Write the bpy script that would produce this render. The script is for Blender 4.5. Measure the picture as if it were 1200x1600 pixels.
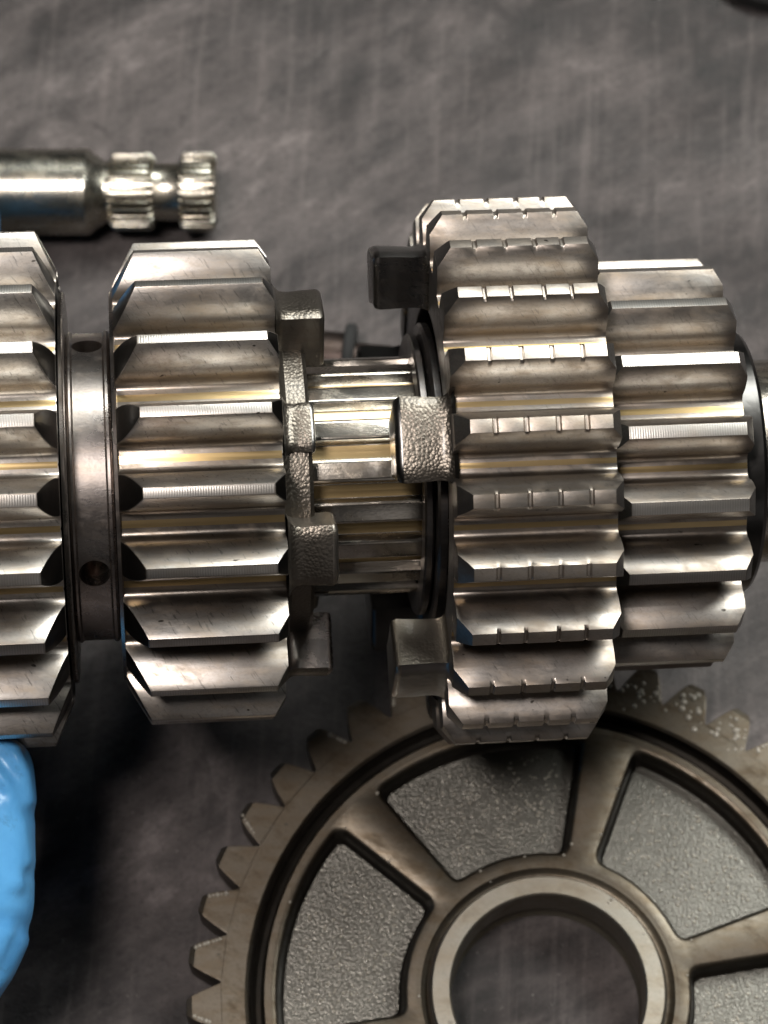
import bpy, bmesh, math, random
from math import sin, cos, pi, radians, sqrt, atan2, acos, tan
from mathutils import Vector, Matrix, noise

for o in list(bpy.data.objects):
    bpy.data.objects.remove(o, do_unlink=True)
scene = bpy.context.scene
COL = scene.collection
K = 7e-5                      # metres per design unit (1 unit = 0.07 mm)
F = 4150.0                    # focal length in design units for a 1600-unit tall frame
PITCH = radians(24)           # camera leans 24 degrees off the vertical
RIGHT = Vector((1, 0, 0))
UP = Vector((0, cos(PITCH), sin(PITCH)))
BACK = Vector((0, -sin(PITCH), cos(PITCH)))
TDIST = 4780.0                # camera to bench along the view axis
CAM = BACK * (TDIST * K)

def cw(x, y, d):
    """camera-frame design units (right, up, depth) -> world metres"""
    return CAM + (RIGHT * x + UP * y - BACK * d) * K

def on_table(px, py, z=0.0):
    """world point at height z (design units) above the bench seen at photo position px, py"""
    r = RIGHT * ((px - 600) / F) + UP * ((800 - py) / F) - BACK
    s = (z * K - CAM.z) / r.z
    return CAM + r * s

# ------------------------------------------------------------------ camera
cam_d = bpy.data.cameras.new('camera')
cam = bpy.data.objects.new('camera', cam_d)
COL.objects.link(cam)
cam.location = CAM
cam.rotation_euler = (PITCH, 0, 0)
cam_d.sensor_fit = 'VERTICAL'
cam_d.sensor_height = 24
cam_d.lens = 24 * F / 1600
cam_d.clip_start = 0.005
cam_d.clip_end = 20
cam_d.dof.use_dof = True
cam_d.dof.focus_distance = 3850 * K
cam_d.dof.aperture_fstop = 25
scene.camera = cam

# ------------------------------------------------------------------ world, lamps, exposure
world = bpy.data.worlds.new('World')
scene.world = world
world.use_nodes = True
bg = world.node_tree.nodes['Background']
bg.inputs[0].default_value = (0.95, 0.93, 0.92, 1)
bg.inputs[1].default_value = 0.010

def lamp(name, elev, side, dist, sx, sy, watts, col, target=(0, 0, 4150)):
    """rectangular area lamp; elev = degrees above the view axis, side = degrees to the right"""
    t = cw(*target)
    e, s = radians(elev), radians(side)
    dv = (BACK * (cos(e) * cos(s)) + UP * (sin(e) * cos(s)) + RIGHT * sin(s)).normalized()
    L = bpy.data.lights.new(name, 'AREA')
    L.shape = 'RECTANGLE'
    L.size, L.size_y = sx, sy
    L.energy = watts
    L.color = col
    o = bpy.data.objects.new(name, L)
    COL.objects.link(o)
    o.location = t + dv * dist
    o.rotation_euler = dv.to_track_quat('Z', 'Y').to_euler()
    return o

lamp('ceiling_lamp_back', 54, 20, 0.65, 0.66, 0.20, 8.2, (0.98, 1.0, 0.95), (450, 150, 4500))
lamp('ceiling_lamp_over', 14, -12, 1.0, 0.24, 0.12, 8.0, (1.0, 0.92, 0.87))
lamp('fill_front', -42, 25, 1.5, 0.9, 0.5, 0.4, (1.0, 0.94, 0.90))  # added weak fill from the front, no actual window

scene.view_settings.view_transform = 'Standard'
scene.view_settings.look = 'None'
scene.view_settings.exposure = 0
scene.view_settings.gamma = 1

# ------------------------------------------------------------------ node helpers
class NT:
    def __init__(self, name):
        self.m = bpy.data.materials.new(name)
        self.m.use_nodes = True
        self.t = self.m.node_tree
        self.b = self.t.nodes['Principled BSDF']
    def n(self, typ, **kw):
        nd = self.t.nodes.new(typ)
        for k, v in kw.items():
            if k.startswith('_'):
                nd.inputs[k[1:].replace('_', ' ')].default_value = v
            else:
                setattr(nd, k, v)
        return nd
    def l(self, a, b):
        self.t.links.new(a, b)
    def coord(self, obj=None, rot=(0, 0, 0), scale=(1, 1, 1)):
        tc = self.n('ShaderNodeTexCoord')
        if obj:
            tc.object = obj
        mr = self.n('ShaderNodeMapping')
        mr.inputs['Rotation'].default_value = rot
        self.l(tc.outputs['Object'], mr.inputs['Vector'])
        mp = self.n('ShaderNodeMapping')
        mp.inputs['Scale'].default_value = scale
        self.l(mr.outputs[0], mp.inputs['Vector'])
        return mp.outputs[0]
    def noise(self, vec, scale, detail=4, rough=0.55, dist=0.0):
        nd = self.n('ShaderNodeTexNoise', _Scale=scale, _Detail=detail, _Roughness=rough, _Distortion=dist)
        self.l(vec, nd.inputs['Vector'])
        return nd.outputs['Fac']
    def ramp(self, fac, stops):
        r = self.n('ShaderNodeValToRGB')
        e = r.color_ramp.elements
        while len(e) < len(stops):
            e.new(0.5)
        for i, (p, c) in enumerate(stops):
            e[i].position = p
            e[i].color = (c, c, c, 1) if not hasattr(c, '__len__') else (*c, 1)
        self.l(fac, r.inputs[0])
        return r.outputs[0]
    def mix(self, fac, a, b, mode='MIX'):
        m = self.n('ShaderNodeMix', data_type='RGBA', blend_type=mode)
        for sock, v in ((m.inputs[0], fac), (m.inputs[6], a), (m.inputs[7], b)):
            if hasattr(v, 'is_output'):
                self.l(v, sock)
            elif hasattr(v, '__len__'):
                sock.default_value = (*v, 1)
            else:
                sock.default_value = v
        return m.outputs[2]
    def math(self, op, a, b=0.0):
        m = self.n('ShaderNodeMath', operation=op)
        for sock, v in ((m.inputs[0], a), (m.inputs[1], b)):
            if hasattr(v, 'is_output'):
                self.l(v, sock)
            else:
                sock.default_value = v
        return m.outputs[0]
    def bump(self, h, dist, strength=1.0, prev=None):
        b = self.n('ShaderNodeBump', _Distance=dist, _Strength=strength)
        self.l(h, b.inputs['Height'])
        if prev:
            self.l(prev, b.inputs['Normal'])
        return b.outputs[0]
    def fin(self, color=None, rough=None, metal=None, normal=None):
        for v, s in ((color, 'Base Color'), (rough, 'Roughness'), (metal, 'Metallic'), (normal, 'Normal')):
            if v is None:
                continue
            if hasattr(v, 'is_output'):
                self.l(v, self.b.inputs[s])
            elif hasattr(v, '__len__'):
                self.b.inputs[s].default_value = (*v, 1)
            else:
                self.b.inputs[s].default_value = v
        return self.m

# ------------------------------------------------------------------ empties that carry the shaft frame
def empty(name, mat):
    o = bpy.data.objects.new(name, None)
    COL.objects.link(o)
    o.empty_display_size = 0.005
    o.matrix_world = mat
    return o

def tag(o, label, cat, group=None, kind=None):
    if label: o['label'] = label
    if cat: o['category'] = cat
    if group: o['group'] = group
    if kind: o['kind'] = kind

TAU, RHO = radians(5.2), radians(2.3)
AX = Vector((cos(TAU) * cos(RHO), cos(TAU) * sin(RHO), -sin(TAU)))
AN = (Vector((0, 0, 1)) - AX * AX.z).normalized()
AU = AN.cross(AX)
def c2w(v): return RIGHT * v.x + UP * v.y + BACK * v.z
SO = cw(0, 57, 4150)
SM = Matrix.Identity(4)
for i, v in enumerate((c2w(AX), c2w(AU), c2w(AN))):
    for j in range(3):
        SM[j][i] = v[j]
SM.translation = SO
SHAFT = empty('transmission_shaft', SM)
tag(SHAFT, 'oily steel transmission shaft with four toothed gears held above the bench', 'gear shaft')

# ------------------------------------------------------------------ materials
def steel(name, base=(0.50, 0.475, 0.45), rough=0.33, obj=SHAFT, scratch=0.5, grain=1.0, pits=True, warm=0.35, patch=None, stain_shade=(0.20, 0.155, 0.115), amt=0.62, grime=0.46, vary=0.48):
    n = NT(name)
    co = n.coord(obj)
    big = n.noise(co, 180, 4, 0.6, 0.4)
    mid = n.noise(n.coord(obj, (0, 0, 0), (0.25, 1, 1)), 900, 3, 0.6)
    scv = n.coord(obj, (0.0, 0.0, radians(58)), (0.17, 1.0, 0.35))
    sc = n.noise(scv, 3600, 2, 0.5)
    scm = n.ramp(sc, [(0.62, 0.0), (0.70, 1.0)])
    c = n.mix(n.ramp(big, [(0.35, 0.0), (0.75, 1.0)]), base, tuple(b * w for b, w in zip(base, (0.74, 0.69, 0.64))))
    c = n.mix(n.math('MULTIPLY', n.ramp(mid, [(0.45, 0.0), (0.72, 1.0)]), warm), c, tuple(b * w for b, w in zip(base, (0.72, 0.60, 0.46))))
    c = n.mix(n.math('MULTIPLY', scm, 0.75 * scratch), c, tuple(b * 0.35 for b in base))
    if patch:      # brown heat and oil stain round polished contact patches; M_FLANK paints root shade
        own = n.n('ShaderNodeTexCoord')
        sx = n.n('ShaderNodeSeparateXYZ'); n.l(own.outputs['Object'], sx.inputs[0])
        rad = n.math('SQRT', n.math('ADD', n.math('MULTIPLY', sx.outputs[1], sx.outputs[1]), n.math('MULTIPLY', sx.outputs[2], sx.outputs[2])))
        px0, px1, pr0, pr1 = [q * K for q in patch]
        e1 = n.math('MINIMUM', n.math('SUBTRACT', sx.outputs[0], px0), n.math('SUBTRACT', px1, sx.outputs[0]))
        e2 = n.math('MINIMUM', n.math('SUBTRACT', rad, pr0), n.math('MULTIPLY', n.math('SUBTRACT', pr1, rad), 1.3))
        ed = n.math('ADD', n.math('MINIMUM', e1, n.math('MULTIPLY', e2, 1.2)), n.math('MULTIPLY', n.math('SUBTRACT', mid, 0.5), 0.0022))
        st = n.ramp(n.math('MULTIPLY', ed, 420.0), [(0.10, 1.0), (0.62, 0.0)])
        c = n.mix(n.math('MULTIPLY', st, amt), c, stain_shade)
    oi = n.n('ShaderNodeObjectInfo')
    rv = n.math('ADD', n.math('MULTIPLY', oi.outputs['Random'], vary), 0.9 - vary / 2)
    vs = n.n('ShaderNodeCombineColor'); [n.l(rv, vs.inputs[q]) for q in range(3)]
    c = n.mix(1.0, c, vs.outputs[0], 'MULTIPLY')
    if pits:
        pv = n.noise(n.coord(obj, (0, 0, 0), (0.6, 1, 1)), 1300, 1, 0.4)
        pm = n.ramp(pv, [(0.775, 0.0), (0.80, 1.0)])
        c = n.mix(pm, c, (0.05, 0.045, 0.04))
    gr = n.noise(n.coord(obj, (0.2, 0.1, 0.4), (0.55, 1, 1)), 420, 6, 0.72, 0.3)
    grm = n.ramp(gr, [(0.50, 0.0), (0.66, 1.0)])
    c = n.mix(n.math('MULTIPLY', grm, grime), c, tuple(b * w for b, w in zip(base, (0.40, 0.34, 0.27))))
    sk = n.noise(n.coord(obj, (0, 0, 0), (0.6, 1, 1)), 4800, 3, 0.7)
    c = n.mix(n.math('MULTIPLY', n.ramp(sk, [(0.50, 0.0), (0.66, 1.0)]), 0.40), c, tuple(b * 0.45 for b in base))
    r = n.math('ADD', n.math('MULTIPLY', big, 0.16), rough - 0.08)
    r = n.math('ADD', r, n.math('MULTIPLY', grm, 0.13))
    r = n.math('ADD', r, n.math('MULTIPLY', mid, 0.06))
    fine = n.noise(n.coord(obj, (0, 0, 0), (0.45, 1, 1)), 4500, 3, 0.7)
    nb = n.bump(n.math('ADD', n.math('MULTIPLY', fine, grain), n.math('MULTIPLY', scm, -0.15 * scratch)), 1.2e-5, 0.8)
    nb = n.bump(big, 6e-5, 0.08, nb)
    return n.fin(c, r, 1.0, nb)

def ticked(name, obj=SHAFT, pitch=0.00026, base=(0.55, 0.53, 0.50)):
    """ground tooth crests with fine cross ticks"""
    n = NT(name)
    w = n.n('ShaderNodeTexWave', wave_type='BANDS', bands_direction='X', _Scale=2 * pi / pitch / 20 , _Distortion=0.8, _Detail=1.0)
    n.l(n.coord(obj), w.inputs['Vector'])
    big = n.noise(n.coord(obj), 350, 4, 0.6)
    c = n.mix(n.math('MULTIPLY', w.outputs['Fac'], 0.40), base, (0.30, 0.28, 0.26))
    c = n.mix(n.ramp(big, [(0.45, 0), (0.8, 1)]), c, (0.36, 0.32, 0.28))
    return n.fin(c, n.math('ADD', n.math('MULTIPLY', big, 0.15), 0.27), 1.0, n.bump(w.outputs['Fac'], 1.2e-5, 0.6))

def amber_root(name, obj=SHAFT):
    """amber oil tint in the tooth roots, golden valley reflections painted in"""
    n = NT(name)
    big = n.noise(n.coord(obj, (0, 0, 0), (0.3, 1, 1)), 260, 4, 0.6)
    c = n.mix(n.ramp(big, [(0.3, 0), (0.75, 1)]), (0.46, 0.335, 0.16), (0.28, 0.21, 0.12))  # oil tint with warm inter-reflection painted into the colour
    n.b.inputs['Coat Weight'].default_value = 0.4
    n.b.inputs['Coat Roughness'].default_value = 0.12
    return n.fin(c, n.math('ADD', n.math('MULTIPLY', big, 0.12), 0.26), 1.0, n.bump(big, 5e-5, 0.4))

def cast(name, base=(0.185, 0.163, 0.138), rough=0.40, obj=SHAFT, scale=3000, depth=7e-5, coat=0.2):
    """rough forged skin, wet with oil"""
    n = NT(name)
    co = n.coord(obj)
    v = n.n('ShaderNodeTexVoronoi', feature='F1', _Scale=scale)
    n.l(co, v.inputs['Vector'])
    ns = n.noise(co, scale * 1.6, 3, 0.6)
    h = n.math('SUBTRACT', n.math('MULTIPLY', ns, 0.25), v.outputs['Distance'])
    c = n.mix(n.noise(co, 300, 3), base, tuple(b * 0.6 for b in base))
    n.b.inputs['Coat Weight'].default_value = coat
    n.b.inputs['Coat Roughness'].default_value = 0.15
    return n.fin(c, rough, 1.0, n.bump(h, depth, 0.8))

M_FLANK = steel('ground_steel', base=(0.50, 0.475, 0.45), rough=0.32, scratch=1.0, warm=0.5, patch=(-2000, 2000, 308, 440), stain_shade=(0.11, 0.085, 0.06), amt=0.6)  # dark band near the roots is valley shade painted into the flank
M_FLANK2 = steel('worn_steel', base=(0.49, 0.462, 0.435), rough=0.33, scratch=0.6, warm=0.55, patch=(70, 300, 364, 424), stain_shade=(0.13, 0.10, 0.075), amt=0.5)
M_FLANK3 = steel('worn_steel_narrow', base=(0.49, 0.462, 0.435), rough=0.33, scratch=0.6, warm=0.55, patch=(312, 517, 256, 320), stain_shade=(0.13, 0.10, 0.075), amt=0.5)
M_CREST = ticked('crest_steel')
M_CREST2 = steel('plain_crest_steel', base=(0.52, 0.48, 0.44), rough=0.36, scratch=0.2)
M_ROOT = amber_root('amber_root_steel')
M_FACE = steel('turned_face_steel', base=(0.22, 0.215, 0.21), rough=0.36, scratch=0.2, warm=0.2)
M_CAST = cast('forged_steel')
M_FORGE = cast('smooth_forged_steel', (0.24, 0.23, 0.22), 0.33, scale=1100, depth=4e-5)
M_SIDE = steel('claw_flank_steel', base=(0.30, 0.28, 0.255), rough=0.34, scratch=0.5, grain=2.0)
M_LUG = steel('shaded_claw_steel', base=(0.17, 0.165, 0.165), rough=0.24, scratch=0.6, grain=2.0)  # darker copy paints the shade on the down-facing upper claw
M_TAN = cast('lit_claw_steel', (0.31, 0.28, 0.235), 0.36, scale=3000, depth=3.5e-5)  # lighter copy paints the light on the up-facing lower claw
M_DARK = cast('black_shade_steel', (0.09, 0.087, 0.084), 0.28, scale=700, depth=3e-5)  # black washer tone; on tooth ends and claw sides it paints shade
M_DARKRING = steel('dark_ring_steel', base=(0.24, 0.23, 0.23), rough=0.3, scratch=0.2, pits=False)
M_SHAFT = steel('spline_steel', base=(0.55, 0.525, 0.48), rough=0.17, scratch=0.2)
M_COLLAR = steel('collar_steel', base=(0.46, 0.425, 0.41), rough=0.25, grime=0.45, scratch=0.15, pits=False)

# ------------------------------------------------------------------ mesh helpers
def obj(name, me, parent=None, mats=()):
    o = bpy.data.objects.new(name, me)
    COL.objects.link(o)
    if parent is not None:
        o.parent = parent
    for m in mats:
        if m.name not in [x.name for x in me.materials]:
            me.materials.append(m)
    return o

def finish(bm, name, smooth=35, bevel=0.0, seg=2, keep=None, recalc=True):
    bmesh.ops.remove_doubles(bm, verts=bm.verts, dist=1e-4)
    if recalc:
        bmesh.ops.recalc_face_normals(bm, faces=bm.faces)
    if bevel > 0:
        es = [e for e in bm.edges if len(e.link_faces) == 2 and e.calc_face_angle(0) > radians(24) and (keep is None or keep(e))]
        bmesh.ops.bevel(bm, geom=es, offset=bevel, segments=seg, profile=0.6, affect='EDGES', clamp_overlap=True)
    bmesh.ops.scale(bm, vec=(K, K, K), verts=bm.verts)
    me = bpy.data.meshes.new(name)
    bm.to_mesh(me)
    bm.free()
    for p in me.polygons:
        p.use_smooth = True
    me.set_sharp_from_angle(angle=radians(smooth))
    return me

def P(x, r, th):
    """shaft frame: along the axis, radius, angle (0 faces the camera, positive downwards)"""
    return Vector((x, -r * sin(th), r * cos(th)))

def lathe(prof, seg=128, axis='x', mats=None, closed=True, a0=0.0, a1=2 * pi):
    """revolve (x, r) points; mats: material index for each segment"""
    bm = bmesh.new()
    full = abs(a1 - a0 - 2 * pi) < 1e-6
    rings = []
    for k in range(seg if full else seg + 1):
        th = a0 + (a1 - a0) * k / seg
        if axis == 'x':
            rings.append([bm.verts.new(P(x, r, th)) for x, r in prof])
        else:
            rings.append([bm.verts.new((r * cos(th), r * sin(th), x)) for x, r in prof])
    n = len(prof)
    for k in range(seg):
        a, b = rings[k], rings[(k + 1) % len(rings)]
        for i in range(n if closed else n - 1):
            f = bm.faces.new((a[i], a[(i + 1) % n], b[(i + 1) % n], b[i]))
            if mats:
                f.material_index = mats[i]
    return bm

# ------------------------------------------------------------------ involute gear teeth
def inv(a): return tan(a) - a

def tooth_profile(R, N, nf=8, PA=20.5, tf=0.96):
    """half profile from root boundary (angle pi/N) up to tip; list of (r, half angle, zone)"""
    m = R / (N / 2 + 1)
    rp = m * N / 2
    rr = rp - 1.25 * m
    rb = rp * cos(radians(PA))
    def half(r):
        al = acos(min(1.0, rb / r)) if r > rb else 0.0
        return tf * pi / (2 * N) + inv(radians(PA)) - inv(al)
    rf = rr + 0.36 * m
    pf = half(rf)
    p3 = Vector((rf * cos(pf), rf * sin(pf)))
    a0 = min(pf + 0.30 * m / rr, pi / N * 0.95)
    p0 = Vector((rr * cos(a0), rr * sin(a0)))
    c1 = Vector((rr * cos(pf + 0.05 * m / rr), rr * sin(pf + 0.05 * m / rr)))
    pts = [(rr, pi / N, 2), (rr, (pi / N + a0) / 2, 2)]
    for i in range(5):
        t = i / 5
        q = p0 * (1 - t) ** 2 + c1 * 2 * t * (1 - t) + p3 * t * t
        pts.append((q.length, atan2(q.y, q.x), 0))
    for i in range(nf + 1):
        r = rf + (R - rf) * i / nf
        pts.append((r, half(r), 0))
    return pts, m, rr

def stub_profile(R, N, depth=58):
    """broad, blunt teeth that fill the whole pitch"""
    rr = R - depth
    p = pi / N
    tab = [(0, 1.0), (0.0, 0.97), (0.05, 0.935), (0.16, 0.86), (0.35, 0.745), (0.55, 0.625), (0.75, 0.49), (0.92, 0.36), (1.0, 0.27)]
    return [(rr + depth * h, p * w, 0) for h, w in tab], depth / 2.25, rr

def tooth_variants(*a, **k):
    out = []
    for q in range(5):
        random.seed(q + 11)
        kk = dict(k)
        kk['notches'] = tuple(x + random.uniform(-2.5, 2.5) for x in k['notches'])
        kk['ndep'] = random.uniform(2.6, 5.0); kk['nw'] = random.uniform(3.2, 5.2)
        out.append(tooth_mesh(*a, **kk))
    return [o[0] for o in out], out[0][1]

def tooth_mesh(name, R, N, x0, x1, chl, chr_, notches=(), ndep=5.5, nw=4.5, bevel=1.6, axis='x', PA=20.5, tf=0.96, stub=False):
    """chl / chr_: (radial height of the end chamfer below the tip, axial length)"""
    half, m, rr = stub_profile(R, N) if stub else tooth_profile(R, N, 8, PA, tf)
    def ins(pts, rc):
        out = []
        for i, p in enumerate(pts):
            if i and pts[i - 1][0] + 0.3 < rc < p[0] - 0.3:
                q = pts[i - 1]
                t = (rc - q[0]) / (p[0] - q[0])
                out.append((rc, q[1] + (p[1] - q[1]) * t, 0))
            out.append(p)
        return out
    for ch in (chl, chr_):
        half = ins(half, R - ch[0])
    H = len(half)
    def xl(r): return x0 + max(0.0, r - (R - chl[0])) / chl[0] * chl[1]
    def xr(r): return x1 - max(0.0, r - (R - chr_[0])) / chr_[0] * chr_[1]
    bm = bmesh.new()
    full = [(r, -a, z) for r, a, z in half] + [(r, a, z) for r, a, z in reversed(half)]
    st = [0.0, 0.5, 1.0]
    if notches:
        st = [0.0]
        for q in notches:
            st += [('n', q - nw, 0), ('n', q - nw * 0.5, ndep), ('n', q + nw * 0.5, ndep), ('n', q + nw, 0)]
        st += [1.0]
    rows = []
    for s in st:
        row = []
        for r, a, z in full:
            if isinstance(s, tuple):
                x = min(max(s[1], xl(r) + 1), xr(r) - 1)
                rr2 = min(r, R - s[2])
            else:
                x = xl(r) * (1 - s) + xr(r) * s
                rr2 = r
            if axis == 'x':
                row.append(bm.verts.new(P(x, rr2, a)))
            else:
                row.append(bm.verts.new((rr2 * cos(a), rr2 * sin(a), x)))
        rows.append(row)
    for k in range(len(rows) - 1):
        for i in range(len(full) - 1):
            f = bm.faces.new((rows[k][i], rows[k][i + 1], rows[k + 1][i + 1], rows[k + 1][i]))
            if i == H - 1:
                f.material_index = 1
            else:
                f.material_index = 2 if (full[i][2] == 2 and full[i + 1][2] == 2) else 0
    for row in (rows[0], rows[-1]):
        for i in range(H - 1):
            j = 2 * H - 1 - i
            f = bm.faces.new((row[i], row[i + 1], row[j - 1], row[j]))
            f.material_index = 3
    return finish(bm, name, 12 if stub else 30, bevel), rr

def gear(name, label, R, N, x0, x1, off_deg, chl, chr_, mats, bore=150, notches=(), body=None, tf=0.96):
    if notches:
        mes, rr = tooth_variants(name + '_tooth', R, N, x0, x1, chl, chr_, notches=notches, tf=tf)
    else:
        me, rr = tooth_mesh(name + '_tooth', R, N, x0, x1, chl, chr_, tf=tf)
        mes = [me]
    if body is None:
        body = [(x0 + 2, bore), (x0 + 2, rr - 1), (x1 - 2, rr - 1), (x1 - 2, bore)]
    bme = finish(lathe(body, 128), name + '_body', 30, 1.5)
    g = obj(name, bme, SHAFT, [M_FACE])
    if label:
        g['label'] = label
    for me in mes:
        for m in mats:
            me.materials.append(m)
    for k in range(N):
        t = obj('tooth', mes[(k * 3) % len(mes)], g)
        t.rotation_euler = (radians(off_deg + 360 / N * k), 0, 0)
    return g, rr

def claw_mesh(r0, r1, th, half, xt, xb, name='claw', flare=7.0, rnd=9.0, nseg=10, jit=1.2):
    """claw forged onto a gear face: rounded nose at xt, undercut flanks, fillet flaring out into the face at xb"""
    bm = bmesh.new()
    d = 1 if xb > xt else -1
    L = abs(xb - xt)
    rc = (r0 + r1) / 2
    prof = [(0.0, rnd), (rnd * 0.12, rnd * 0.5), (rnd * 0.4, rnd * 0.18), (rnd, 0.0), (L * 0.45, 1.0), (L - flare * 2.2, 2.2), (L - flare * 1.1, 0.8), (L - flare * 0.4, -flare * 0.4), (L, -flare)]
    rows = []
    for dx, ins in prof:
        hw = radians(half) - ins / rc
        a0, b0 = r0 + ins * 0.6, r1 - ins
        row = []
        cr = 5.0
        for k in range(nseg + 1):                        # outer skin
            u = -1 + 2 * k / nseg
            drop = cr * max(0.0, abs(u) - 0.86) / 0.14
            row.append((b0 - drop * drop / cr, th_r(th) + hw * u))
        for k in range(4):                               # lower side
            t = (k + 1) / 5
            row.append((b0 - cr + (a0 - b0 + cr) * t, th_r(th) + hw * (1 - 0.05 * t)))
        for k in range(nseg + 1):
            u = 1 - 2 * k / nseg
            row.append((a0, th_r(th) + hw * 0.93 * u))
        for k in range(4):
            t = (k + 1) / 5
            row.append((a0 + (b0 - cr - a0) * t, th_r(th) - hw * (0.95 + 0.05 * t)))
        vs = []
        for q, (r, a) in enumerate(row):
            w = noise.noise(Vector((q * 0.45, dx * 0.09, th * 0.7))) * jit
            vs.append(bm.verts.new(P(xt + d * dx, r + w, a + w * 0.4 / rc)))
        rows.append(vs)
    n = len(rows[0])
    for k in range(len(rows) - 1):
        for i in range(n):
            f = bm.faces.new((rows[k][i], rows[k][(i + 1) % n], rows[k + 1][(i + 1) % n], rows[k + 1][i]))
            f.material_index = 1 if (i < nseg and 2 < k < len(rows) - 2) else 0
    f = bm.faces.new(rows[0])
    return finish(bm, name, 50)

def th_r(t): return radians(t)

# ------------------------------------------------------------------ bench
def bench_material():
    n = NT('worn_dark_bench')
    co = n.coord()
    cloud = n.noise(n.coord(None, (0, 0, radians(-24)), (0.55, 1, 1)), 27, 9, 0.64, 0.5)
    smear = n.noise(n.coord(None, (0, 0, radians(-30)), (0.55, 1, 1)), 105, 9, 0.74, 0.15)
    smear2 = n.noise(n.coord(None, (0, 0, radians(-28)), (0.22, 1, 1)), 160, 6, 0.7, 0.3)
    streak = n.noise(n.coord(None, (0, 0, 0.05), (1, 0.05, 1)), 520, 4, 0.65)
    speck = n.noise(co, 1300, 5, 0.75)
    v = n.math('ADD', n.math('MULTIPLY', cloud, 0.52), n.math('ADD', n.math('MULTIPLY', smear, 0.38), n.math('MULTIPLY', smear2, 0.10)))
    c = n.ramp(v, [(0.39, (0.006, 0.005, 0.005)), (0.455, (0.026, 0.022, 0.0215)), (0.535, (0.074, 0.064, 0.062)), (0.615, (0.185, 0.162, 0.158))])
    c = n.mix(n.math('MULTIPLY', n.ramp(streak, [(0.52, 0), (0.72, 1)]), 0.24), c, (0.17, 0.145, 0.138))
    c = n.mix(n.math('MULTIPLY', n.ramp(speck, [(0.54, 0), (0.68, 1)]), 0.6), c, (0.014, 0.012, 0.012))
    sp2 = n.noise(n.coord(None, (0.3, 0.2, 0.9)), 1700, 3, 0.7)
    c = n.mix(n.math('MULTIPLY', n.ramp(sp2, [(0.66, 0), (0.76, 1)]), 0.5), c, (0.26, 0.235, 0.225))
    blot = n.noise(n.coord(None, (0, 0, 1.1)), 70, 4, 0.6, 0.6)
    c = n.mix(n.math('MULTIPLY', n.ramp(blot, [(0.60, 0), (0.70, 1)]), 0.75), c, (0.012, 0.010, 0.010))
    r = n.ramp(smear, [(0.40, 0.34), (0.60, 0.62)])
    nb = n.bump(smear, 0.0004, 0.4)
    nb = n.bump(speck, 0.00022, 0.8, nb)
    n.b.inputs['Specular IOR Level'].default_value = 0.22
    return n.fin(c, r, 0.0, nb)
bm = bmesh.new()
bmesh.ops.create_grid(bm, x_segments=40, y_segments=40, size=0.6)
me = bpy.data.meshes.new('bench_top')
bm.to_mesh(me); bm.free()
bench = obj('bench_top', me, None, [bench_material()])
tag(bench, 'dark grey worn and oil-stained bench surface', 'bench', kind='structure')

# ------------------------------------------------------------------ shaft core and collars (shaft frame)
def spline_mesh(name, R, N, x0, x1, depth, land=0.5, bevel=1.5, end=6):
    """one ridge of a splined length with its half valleys"""
    bm = bmesh.new()
    p = pi / N
    prof = [(R - depth, -p, 1), (R - depth, -p * (land + 0.10), 0), (R - 1.5, -p * land, 0), (R, -p * land * 0.75, 0), (R, p * land * 0.75, 0), (R - 1.5, p * land, 0), (R - depth, p * (land + 0.10), 1), (R - depth, p, 1)]
    rows = []
    for x, sh in ((x0, depth * 0.6), (x0 + end, 0), (x1 - end, 0), (x1, depth * 0.6)):
        rows.append([bm.verts.new(P(x, r - sh if r > R - depth * .9 else r, a)) for r, a, z in prof])
    for k in range(3):
        for i in range(len(prof) - 1):
            f = bm.faces.new((rows[k][i], rows[k][i + 1], rows[k + 1][i + 1], rows[k + 1][i]))
            f.material_index = 1 if i in (0, len(prof) - 2) else 0
    return finish(bm, name, 25, bevel)

core = obj('shaft_core', finish(lathe([(-980, 5), (-980, 150), (-965, 160), (690, 160), (700, 150), (700, 5)], 96), 'shaft_core', 30), SHAFT, [M_SHAFT])
sp = spline_mesh('spline_ridge', 185, 18, -150, 62, 17, 0.52)
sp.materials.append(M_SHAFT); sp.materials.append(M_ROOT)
for k in range(18):
    o = obj('spline_ridge', sp, core)
    o.rotation_euler = (radians(-2 + 20 * k), 0, 0)

# ---- gear at the left edge (A)
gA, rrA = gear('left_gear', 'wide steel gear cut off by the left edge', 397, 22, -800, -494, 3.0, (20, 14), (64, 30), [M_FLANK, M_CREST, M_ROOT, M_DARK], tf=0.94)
gA.name = 'gear'
# ---- gear B
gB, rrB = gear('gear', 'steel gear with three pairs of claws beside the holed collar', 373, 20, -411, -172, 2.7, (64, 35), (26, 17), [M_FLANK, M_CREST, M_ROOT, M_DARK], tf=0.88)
# ---- gear C and gear D
rrC = 426 / 13.5 * (12.5 - 1.25)
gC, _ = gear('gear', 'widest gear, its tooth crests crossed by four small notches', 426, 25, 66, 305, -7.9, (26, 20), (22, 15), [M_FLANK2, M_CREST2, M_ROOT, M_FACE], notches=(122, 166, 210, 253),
    body=[(70, 262), (70, rrC - 1), (303, rrC - 1), (303, 160), (110, 160), (110, 262)])
gD, rrD = gear('gear', 'smallest gear at the right end of the shaft', 322, 18, 309, 520, -7.8, (30, 22), (22, 14), [M_FLANK3, M_CREST, M_ROOT, M_FACE])

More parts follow.
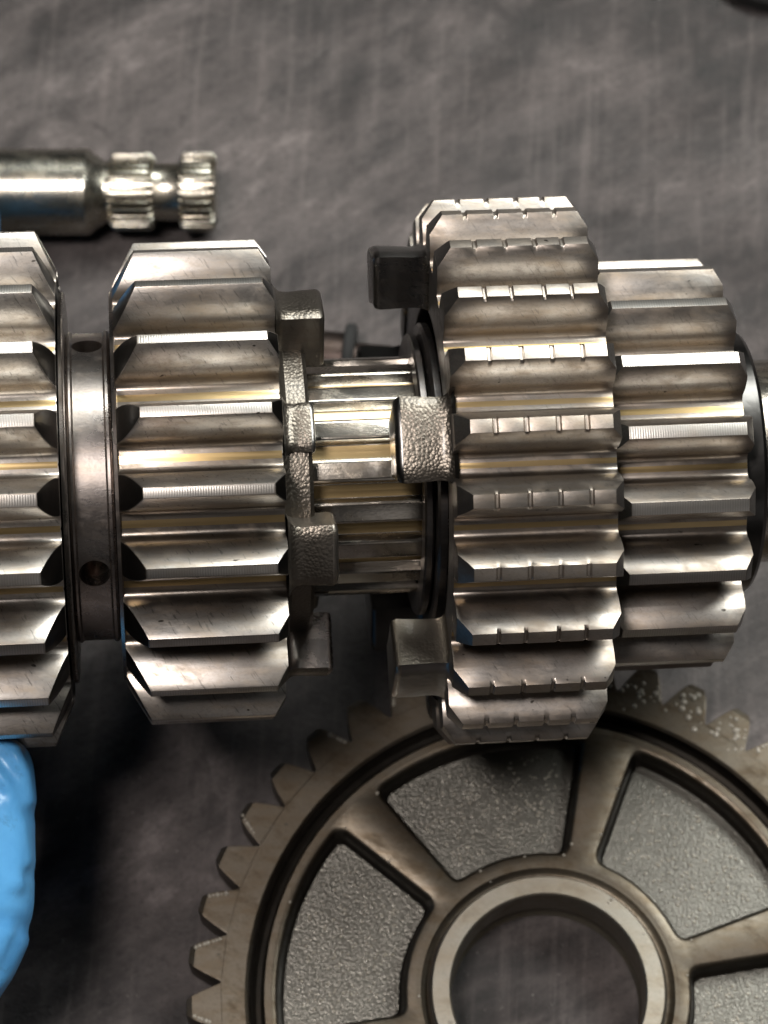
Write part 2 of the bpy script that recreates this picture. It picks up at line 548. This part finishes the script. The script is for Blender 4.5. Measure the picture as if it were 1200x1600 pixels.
# ---- thrust washers and the holed oil collar between A and B
for x in (-492, -416):
    obj('thrust_washer', finish(lathe([(x, 190), (x, 300), (x + 5, 302), (x + 7, 300), (x + 7, 190)], 128), 'thrust_washer', 30), SHAFT, [M_COLLAR])
cprof = [(-484, 165), (-484, 236), (-480, 240), (-477, 240), (-474, 237), (-429, 237), (-426, 240), (-422, 240), (-418, 236), (-418, 165)]
cbm = lathe(cprof, 160)
cme = finish(cbm, 'oil_collar', 30)
tmp = obj('tmp_collar', cme, None, [M_COLLAR])
cut = bmesh.new()
for ang in (-63, 33.5, 123.5, 213.5):
    mt = Matrix.Rotation(radians(ang), 4, 'X') @ Matrix.Translation((-451.5, 0, 240))
    bmesh.ops.create_cone(cut, cap_ends=True, segments=28, radius1=23, radius2=23, depth=190, matrix=mt)
    bmesh.ops.create_cone(cut, cap_ends=True, segments=28, radius1=22, radius2=26, depth=8, matrix=mt @ Matrix.Translation((0, 0, 0)))
bmesh.ops.scale(cut, vec=(K, K, K), verts=cut.verts)
cutme = bpy.data.meshes.new('cut'); cut.to_mesh(cutme); cut.free()
cuto = obj('tmp_cut', cutme)
md = tmp.modifiers.new('b', 'BOOLEAN'); md.object = cuto; md.operation = 'DIFFERENCE'; md.solver = 'EXACT'; md.use_self = True
bpy.context.view_layer.update()
dg = bpy.context.evaluated_depsgraph_get()
cm2 = bpy.data.meshes.new_from_object(tmp.evaluated_get(dg))
bpy.data.objects.remove(tmp); bpy.data.objects.remove(cuto)
for p in cm2.polygons: p.use_smooth = True
cm2.set_sharp_from_angle(angle=radians(25))
collar = obj('oil_collar', cm2, SHAFT)
collar['label'] = 'plain bright collar with round oil holes between two gears'

# ---- claws of gear B (right side)
hubB = obj('claw_ring', finish(lathe([(-176, 160), (-176, 262), (-168, 250), (-160, 243), (-132, 243), (-126, 237), (-126, 160)], 128), 'claw_ring', 35), gB, [M_CAST])
for a in (-60, 23, 83, 145, 205):
    me = claw_mesh(214, 308, a, 9.2, -96, -170, flare=10)
    me.materials.append(M_COLLAR if a == 83 else M_SIDE); me.materials.append(M_CAST)  # lowest claw gets brighter sides, reflected light put into the colour
    obj('claw', me, gB)
for a in (-17, 103, 223):     # low polished pads between the claw pairs
    me = claw_mesh(205, 256, a, 9, -121, -168, 'claw_pad', flare=8, rnd=6)
    me.materials.append(M_FORGE); me.materials.append(M_CAST)
    obj('claw_pad', me, gB)

# ---- claws of gear C (left side)
for k in range(5):
    me = claw_mesh(268, 357, -7.5 + 72 * k, 10.4, -14, 74, flare=12, rnd=10)
    me.materials.append(M_TAN if k == 1 else (M_LUG if k == 4 else M_DARK)); me.materials.append(M_CAST if k == 0 else M_FORGE)
    obj('claw', me, gC)
# retaining rings in the mouth of gear C
obj('splined_washer', finish(lathe([(58, 168), (58, 232), (62, 236), (72, 236), (72, 168)], 128), 'splined_washer', 30), SHAFT, [M_DARKRING])
obj('retaining_ring', finish(lathe([(40, 178), (40, 216), (43, 220), (51, 220), (54, 216), (54, 178)], 128, 'x', None, True, radians(-150), radians(200)), 'retaining_ring', 30), SHAFT, [M_DARKRING])
obj('bearing_washer', finish(lathe([(523, 150), (523, 196), (529, 205), (556, 207), (562, 203), (565, 194), (565, 150)], 128), 'bearing_washer', 30), SHAFT, [M_DARK])

# ------------------------------------------------------------------ large spoked gear lying on the bench
BG_T = 130.0
BS = 0.957
bp = on_table(857, 1546, BG_T * BS)
BIG = empty('spoked_gear', Matrix.Translation((bp.x, bp.y, 0)) @ Matrix.Scale(BS, 4))
tag(BIG, 'large six-spoked steel gear lying flat, wet with oil, on the bench', 'gear')
M_BIG = steel('oily_gear_steel', base=(0.130, 0.114, 0.092), rough=0.38, obj=BIG, scratch=0.3, warm=0.6, grime=0.75, vary=0.0)
M_BIGDK = steel('recess_shade_steel', base=(0.075, 0.069, 0.062), rough=0.35, obj=BIG, scratch=0.1, warm=0.2)  # darker copy paints shade into the groove, pocket walls and hub gap
M_WEB = cast('blasted_web_steel', (0.118, 0.113, 0.098), 0.32, BIG, 3400, 6.5e-5, 0.6)
M_WEB.node_tree.nodes['Principled BSDF'].inputs['Coat Roughness'].default_value = 0.10
M_WEB.node_tree.nodes['Principled BSDF'].inputs['Metallic'].default_value = 0.65
M_BUSH = steel('bushing_steel', base=(0.34, 0.32, 0.275), rough=0.40, obj=BIG, scratch=0.1)
NB, RB = 42, 613
tm, rrG = tooth_mesh('spur_tooth', RB, NB, 52, BG_T, (10, 4), (10, 4), bevel=2.0, axis='z', stub=True)
for m in (M_BIG, M_BIG, M_BIG, M_BIG): tm.materials.append(m)
TA0 = radians(90 + 32.9)
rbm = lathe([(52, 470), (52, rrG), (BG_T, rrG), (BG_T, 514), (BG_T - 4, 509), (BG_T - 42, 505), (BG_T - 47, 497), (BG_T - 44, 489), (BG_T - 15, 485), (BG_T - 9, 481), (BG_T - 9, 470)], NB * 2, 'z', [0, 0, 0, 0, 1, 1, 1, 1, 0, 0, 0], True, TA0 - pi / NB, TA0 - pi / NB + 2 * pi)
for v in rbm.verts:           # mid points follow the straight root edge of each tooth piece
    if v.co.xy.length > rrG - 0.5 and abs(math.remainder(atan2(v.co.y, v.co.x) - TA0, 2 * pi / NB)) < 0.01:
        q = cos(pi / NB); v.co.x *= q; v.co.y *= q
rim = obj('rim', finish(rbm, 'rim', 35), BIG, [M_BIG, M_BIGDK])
for k in range(NB):
    o = obj('tooth', tm, rim)
    o.rotation_euler = (0, 0, radians(90 + 32.9 + 360 / NB * k))
# web with pockets
SP0 = 75
def pocket_loop(ang, ins, cr=22, r0=243, r1=461, hw=5.7):
    """rounded annular-sector outline between two spokes, inset by ins"""
    r0 += ins; r1 -= ins
    def edge(side, r):
        b = radians(hw) + ins / r
        return radians(30) * side - b * side
    cr = max(cr - ins * 0.5, 8)
    pts = []
    def polar(r, a): return Vector((r * cos(a), r * sin(a)))
    corners = [(r0, -1), (r1, -1), (r1, 1), (r0, 1)]
    seq = []
    A = [polar(r, edge(s, r)) for r, s in corners]
    # straight side, outer arc, straight side, inner arc with rounded corners
    def arcpts(r, aa, bb, n):
        return [polar(r, aa + (bb - aa) * i / n) for i in range(n + 1)]
    d0, d1 = cr / r0, cr / r1
    def rnd(c, p, q, n=6):
        return [p * (1 - t) ** 2 + c * 2 * t * (1 - t) + q * t * t for t in [i / n for i in range(n + 1)]]
    s0 = A[0] + (A[1] - A[0]).normalized() * cr
    s1 = A[1] - (A[1] - A[0]).normalized() * cr
    e1 = edge(1, r1); e0 = edge(1, r0)
    o0 = polar(r1, -e1 + d1); o1 = polar(r1, e1 - d1)
    t0 = A[2] + (A[3] - A[2]).normalized() * cr
    t1 = A[3] - (A[3] - A[2]).normalized() * cr
    i0 = polar(r0, e0 - d0); i1 = polar(r0, -e0 + d0)
    pts += rnd(A[0], i1, s0)[:-1]
    pts += [s0 + (s1 - s0) * (i / 6) for i in range(6)]
    pts += rnd(A[1], s1, o0)[:-1]
    pts += arcpts(r1, -e1 + d1, e1 - d1, 10)[:-1]
    pts += rnd(A[2], o1, t0)[:-1]
    pts += [t0 + (t1 - t0) * (i / 6) for i in range(6)]
    pts += rnd(A[3], t1, i0)[:-1]
    pts += arcpts(r0, e0 - d0, -e0 + d0, 6)[:-1]
    c, s = cos(ang), sin(ang)
    return [(p.x * c - p.y * s, p.x * s + p.y * c) for p in pts]

bm = bmesh.new()
ZT = BG_T - 10
edges = []
def ringv(r, z, n=160):
    return [bm.verts.new((r * cos(2 * pi * k / n), r * sin(2 * pi * k / n), z)) for k in range(n)]
for r in (222, 475):
    vs = ringv(r, ZT)
    for i in range(len(vs)):
        edges.append(bm.edges.new((vs[i], vs[(i + 1) % len(vs)])))
pk = []
for k in range(6):
    ang = radians(SP0 + 30 + 60 * k)
    loops = []
    for ins, z in ((-6, ZT), (-2, ZT - 1.5), (1, ZT - 5), (4, ZT - 30), (8, ZT - 43), (11, ZT - 46)):
        loops.append([bm.verts.new((x, y, z)) for x, y in pocket_loop(ang, ins)])
    top = loops[0]
    for i in range(len(top)):
        edges.append(bm.edges.new((top[i], top[(i + 1) % len(top)])))
    pk.append(loops)
bmesh.ops.triangle_fill(bm, use_beauty=True, use_dissolve=False, edges=edges)
for loops in pk:
    for q in range(len(loops) - 1):
        a, b = loops[q], loops[q + 1]
        for i in range(len(a)):
            f = bm.faces.new((a[i], a[(i + 1) % len(a)], b[(i + 1) % len(b)], b[i]))
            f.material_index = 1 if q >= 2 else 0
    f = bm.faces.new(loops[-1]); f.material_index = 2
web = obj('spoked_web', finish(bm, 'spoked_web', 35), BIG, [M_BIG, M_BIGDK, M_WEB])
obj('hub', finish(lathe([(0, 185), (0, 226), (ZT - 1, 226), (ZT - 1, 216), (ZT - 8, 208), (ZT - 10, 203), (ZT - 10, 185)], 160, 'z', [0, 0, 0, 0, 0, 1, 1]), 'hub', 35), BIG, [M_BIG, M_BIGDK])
obj('bushing', finish(lathe([(2, 164), (2, 195), (ZT + 8, 199), (ZT + 12, 196), (ZT + 12, 168), (ZT + 9, 165), (50, 164), (46, 170), (10, 170)], 160, 'z'), 'bushing', 30), BIG, [M_BUSH])
# oil beads on the big gear
random.seed(5)
M_OIL = NT('oil_bead_film').fin((0.27, 0.25, 0.21), 0.06, 0.0)
tb = bmesh.new(); bmesh.ops.create_icosphere(tb, subdivisions=2, radius=1.0)
tb.verts.ensure_lookup_table()
BV = [v.co.copy() for v in tb.verts]; BF = [[v.index for v in f.verts] for f in tb.faces]; tb.free()
bv, bf = [], []
def bead(x, y, z, r):
    o = len(bv)
    bv.extend(((x + c.x * r) * K, (y + c.y * r) * K, (z + c.z * r * 0.75) * K) for c in BV)
    bf.extend([q + o for q in f] for f in BF)
def edge_pt(kt, side, h):
    """point just inside the upper edge of tooth kt's flank, h from root (0) to tip (1)"""
    tab = [(0, 0.86), (0.35, 0.62), (0.75, 0.36), (1.0, 0.14)]
    for q in range(3):
        if tab[q][0] <= h <= tab[q + 1][0]:
            u = (h - tab[q][0]) / (tab[q + 1][0] - tab[q][0])
            w = tab[q][1] + (tab[q + 1][1] - tab[q][1]) * u
    a = TA0 + 2 * pi * kt / NB + side * w * pi / NB
    r = rrG + 58 * h
    return r * cos(a), r * sin(a)
for kt in range(-9, 8):
    if random.random() < 0.35:
        continue
    sd = random.choice((-1, 1))
    h0 = random.uniform(0.0, 0.4)
    for q in range(random.randint(3, 7)):
        x, y = edge_pt(kt, sd, min(0.98, h0 + q * 0.11 + random.uniform(-0.02, 0.02)))
        bead(x, y, BG_T, random.uniform(2.2, 4.4))
for cx in (64, 70, 76, 58, 52):                         # foam left on the teeth at the far right
    for q in range(16):
        ca = radians(cx + random.gauss(0, 1.6)); r = random.gauss(566, 20)
        w = abs(math.remainder(ca - TA0, 2 * pi / NB)) / (pi / NB)
        if r > 612 or w > 0.86 - 0.72 * max(0, r - rrG) / 58: continue
        bead(r * cos(ca), r * sin(ca), BG_T, random.choice((2.2, 3.0, 4.2, 6.0)))
for _ in range(9):
    ca = random.uniform(0, 2 * pi); r = random.choice((random.uniform(170, 193), random.uniform(212, 230)))
    bead(r * cos(ca), r * sin(ca), (ZT + 13) if r < 205 else ZT, random.uniform(1.6, 3.6))
for k in range(6):
    ang = radians(SP0 + 30 + 60 * k)
    for _ in range(230):
        r = random.uniform(272, 434); a = ang + radians(random.uniform(-21, 21))
        if abs(r * sin(a - ang)) > r * sin(radians(23)) - 22: continue
        bead(r * cos(a), r * sin(a), ZT - 46, random.uniform(1.4, 3.0))
    lp = pocket_loop(ang, -5)
    for (x, y) in random.sample(lp, 5):
        bead(x, y, ZT, random.uniform(1.8, 3.4))
bme = bpy.data.meshes.new('oil_beads'); bme.from_pydata(bv, [], bf)
for p in bme.polygons: p.use_smooth = True
beads = obj('oil_beads', bme, BIG, [M_OIL])
beads['kind'] = 'stuff'

# ------------------------------------------------------------------ splined shaft lying behind
RS = 84.0
sp_p = on_table(150, 300, RS * BS)
REAR = empty('splined_shaft', Matrix.Translation((sp_p.x, sp_p.y, RS * K * BS)) @ Matrix.Scale(BS, 4))
tag(REAR, 'small blurred steel shaft with two splined rings behind the gears', 'shaft')
M_REAR = steel('bright_oily_steel', base=(0.58, 0.57, 0.51), rough=0.22, obj=REAR, scratch=0.6, warm=0.6, grain=0.7, vary=0.1)
sq = K
def sxs(px): return (px - 150) / 0.785
obj('barrel', finish(lathe([(sxs(-160), 5), (sxs(-160), 80), (sxs(-155), RS), (sxs(138), RS), (sxs(146), RS - 6), (sxs(150), RS - 12), (sxs(166), 60), (sxs(172), 60), (sxs(172), 5)], 96), 'barrel', 30), REAR, [M_REAR])
obj('neck', finish(lathe([(sxs(165), 5), (sxs(165), 58), (sxs(236), 58), (sxs(246), 56), (sxs(276), 56), (sxs(282), 60), (sxs(326), 60), (sxs(334), 52), (sxs(334), 5)], 96), 'neck', 30), REAR, [M_REAR])
s1 = spline_mesh('serration', 75, 30, sxs(172), sxs(240), 14, 0.45, 1.5, 9); s1.materials.append(M_REAR); s1.materials.append(M_REAR)
s2 = spline_mesh('end_serration', 77, 30, sxs(280), sxs(333), 13, 0.55, 2.5, 7); s2.materials.append(M_REAR); s2.materials.append(M_REAR)
for nm, me in (('serrated_band', s1), ('serrated_knob', s2)):
    root = None
    for k in range(30):
        if root is None:
            root = obj(nm, me, REAR)
        else:
            o = obj('serration', me, root); o.rotation_euler = (radians(12 * k), 0, 0)

M_RUB = NT('black_rubber').fin((0.008, 0.008, 0.008), 0.85, 0.0)
# ------------------------------------------------------------------ small bushing on the bench, seen through the gap
bq = on_table(560, 566, 40)
BUSH = empty('small_pin', Matrix.Translation((bq.x, bq.y, 40 * K)) @ Matrix.Rotation(radians(-6), 4, 'Z'))
tag(BUSH, 'small blurred brown pin with a dark flange behind the bare splines', 'pin')
M_BR = steel('brown_steel', base=(0.07, 0.055, 0.05), rough=0.4, obj=BUSH, scratch=0.1)
obj('pin_body', finish(lathe([(-8, 3), (-8, 36), (58, 36), (66, 30), (66, 3)], 48), 'pin_body', 30), BUSH, [M_BR])
obj('flange', finish(lathe([(-28, 3), (-28, 66), (-24, 70), (-12, 70), (-8, 66), (-8, 3)], 64), 'flange', 30), BUSH, [M_RUB])
obj('tip', finish(lathe([(-74, 3), (-74, 44), (-66, 52), (-28, 52), (-28, 3)], 48), 'tip', 30), BUSH, [M_BR])

# dark round cap at the far corner
cq = on_table(1214, -86, 30)
CAP = empty('rubber_cap', Matrix.Translation((cq.x, cq.y, 0)))
tag(CAP, 'black round rubber cap just entering the top right corner', 'cap')
obj('cap_body', finish(lathe([(0, 3), (0, 140), (30, 140), (40, 132), (44, 60), (44, 3)], 96, 'z'), 'cap_body', 30), CAP, [M_RUB])

# ------------------------------------------------------------------ gloved hand
def glove_material():
    n = NT('blue_nitrile')
    co = n.coord()
    fold = n.noise(n.coord(None, (0, 0, radians(25)), (1, 0.28, 0.6)), 190, 3, 0.5, 0.8)
    fine = n.noise(co, 2600, 2, 0.5)
    c = n.mix(n.ramp(n.noise(co, 120, 5, 0.65, 0.4), [(0.35, 0), (0.7, 1)]), (0.060, 0.235, 0.50), (0.10, 0.335, 0.63))
    c = n.mix(n.ramp(n.noise(n.coord(None, (0, 0, 0.6), (0.4, 1, 1)), 300, 5, 0.7), [(0.60, 0), (0.72, 0.5)]), c, (0.035, 0.10, 0.19))
    n.b.inputs['Subsurface Weight'].default_value = 0.04
    n.b.inputs['Subsurface Radius'].default_value = (0.0006, 0.001, 0.002)
    nb = n.bump(fold, 0.0005, 0.15)
    nb = n.bump(fine, 3e-5, 0.4, nb)
    return n.fin(c, 0.29, 0.0, nb)

def img(px, py, dz=0):
    """hand joint: photo position at shaft depth, dz towards the camera"""
    d = 4150 - dz
    return cw((px - 600) * d / F, (800 - py) * d / F, d)
joints = {}
def chain(bmv, pts, start=None):
    prev = start
    for (px, py, dz, r) in pts:
        v = len(bmv['v']); bmv['v'].append(img(px, py, dz)); bmv['r'].append(r * K)
        if prev is not None: bmv['e'].append((prev, v))
        prev = v
    return prev
H = {'v': [], 'e': [], 'r': []}
palm = chain(H, [(-360, 1480, -220, 270)])  # off-frame palm and wrist enlarged and placed to shade the bench
chain(H, [(-290, 1850, 0, 245), (-200, 2300, 0, 240)], palm)
chain(H, [(-330, 1690, 40, 165), (-130, 1560, 110, 130), (-56, 1430, 130, 128), (-46, 1300, 120, 108), (-26, 1205, 105, 92), (-26, 1140, 95, 74)], palm)      # thumb
k1 = chain(H, [(-420, 1150, -380, 190)], palm)
chain(H, [(-260, 1000, -560, 140), (-150, 760, -600, 118), (-104, 520, -540, 104), (-79, 330, -440, 98), (-79, 300, -430, 80)], k1)     # index, wraps behind
chain(H, [(-480, 860, -540, 130), (-360, 620, -560, 118), (-310, 420, -470, 108), (-290, 300, -350, 96)], k1)     # middle
k2 = chain(H, [(-760, 1020, -300, 170)], k1)
chain(H, [(-690, 760, -500, 120), (-570, 560, -520, 112), (-500, 400, -430, 102), (-470, 310, -320, 90)], k2)     # ring
chain(H, [(-900, 800, -430, 110), (-800, 600, -440, 98), (-720, 470, -370, 88), (-690, 400, -290, 78)], k2)       # little
me = bpy.data.meshes.new('gloved_hand')
me.from_pydata([tuple(v) for v in H['v']], H['e'], [])
ho = obj('gloved_hand', me, None, [glove_material()])
sk = ho.modifiers.new('skin', 'SKIN')
for i, sv in enumerate(me.skin_vertices[0].data):
    sv.radius = (H['r'][i], H['r'][i]); sv.use_root = (i == 0)
sk.use_smooth_shade = True
ss = ho.modifiers.new('sub', 'SUBSURF'); ss.levels = 4; ss.render_levels = 4
bpy.context.view_layer.update()
dg = bpy.context.evaluated_depsgraph_get()
hm = bpy.data.meshes.new_from_object(ho.evaluated_get(dg))
ho.modifiers.clear(); ho.data = hm
CREASES = [[(-20, 1195), (14, 1232), (32, 1285), (42, 1345)], [(-10, 1150), (22, 1172), (38, 1205), (46, 1250)],
           [(-40, 1225), (-2, 1260), (18, 1310), (28, 1380)], [(-30, 1560), (10, 1520), (36, 1470)], [(-40, 1530), (-8, 1500), (14, 1455)]]
def seg_d(p, a, b):
    ab = b - a
    t = max(0.0, min(1.0, (p - a).dot(ab) / ab.length_squared))
    return (p - a - ab * t).length
def crease(co):
    q = co - CAM
    d = -q.dot(BACK)
    ip = Vector((600 + F * q.dot(RIGHT) / d, 800 - F * q.dot(UP) / d))
    if ip.x < -90 or ip.y < 1080 or ip.y > 1640:
        return None
    h = 0.0
    for c in CREASES:
        m = min(seg_d(ip, Vector(c[i]), Vector(c[i + 1])) for i in range(len(c) - 1))
        h += 7.0 * math.exp(-(m / 10.0) ** 2) - 2.0 * math.exp(-((m - 24.0) / 10.0) ** 2)
    return h
for v in hm.vertices:          # soft folds in the loose glove, built where the hand shows
    h = crease(v.co)
    if h is None:
        continue
    p = v.co / K
    v.co += v.normal * K * (h + 3.0 * noise.noise(p * 0.008))
for p in hm.polygons: p.use_smooth = True
tag(ho, 'blue nitrile gloved hand gripping the shaft at the left edge', 'hand')
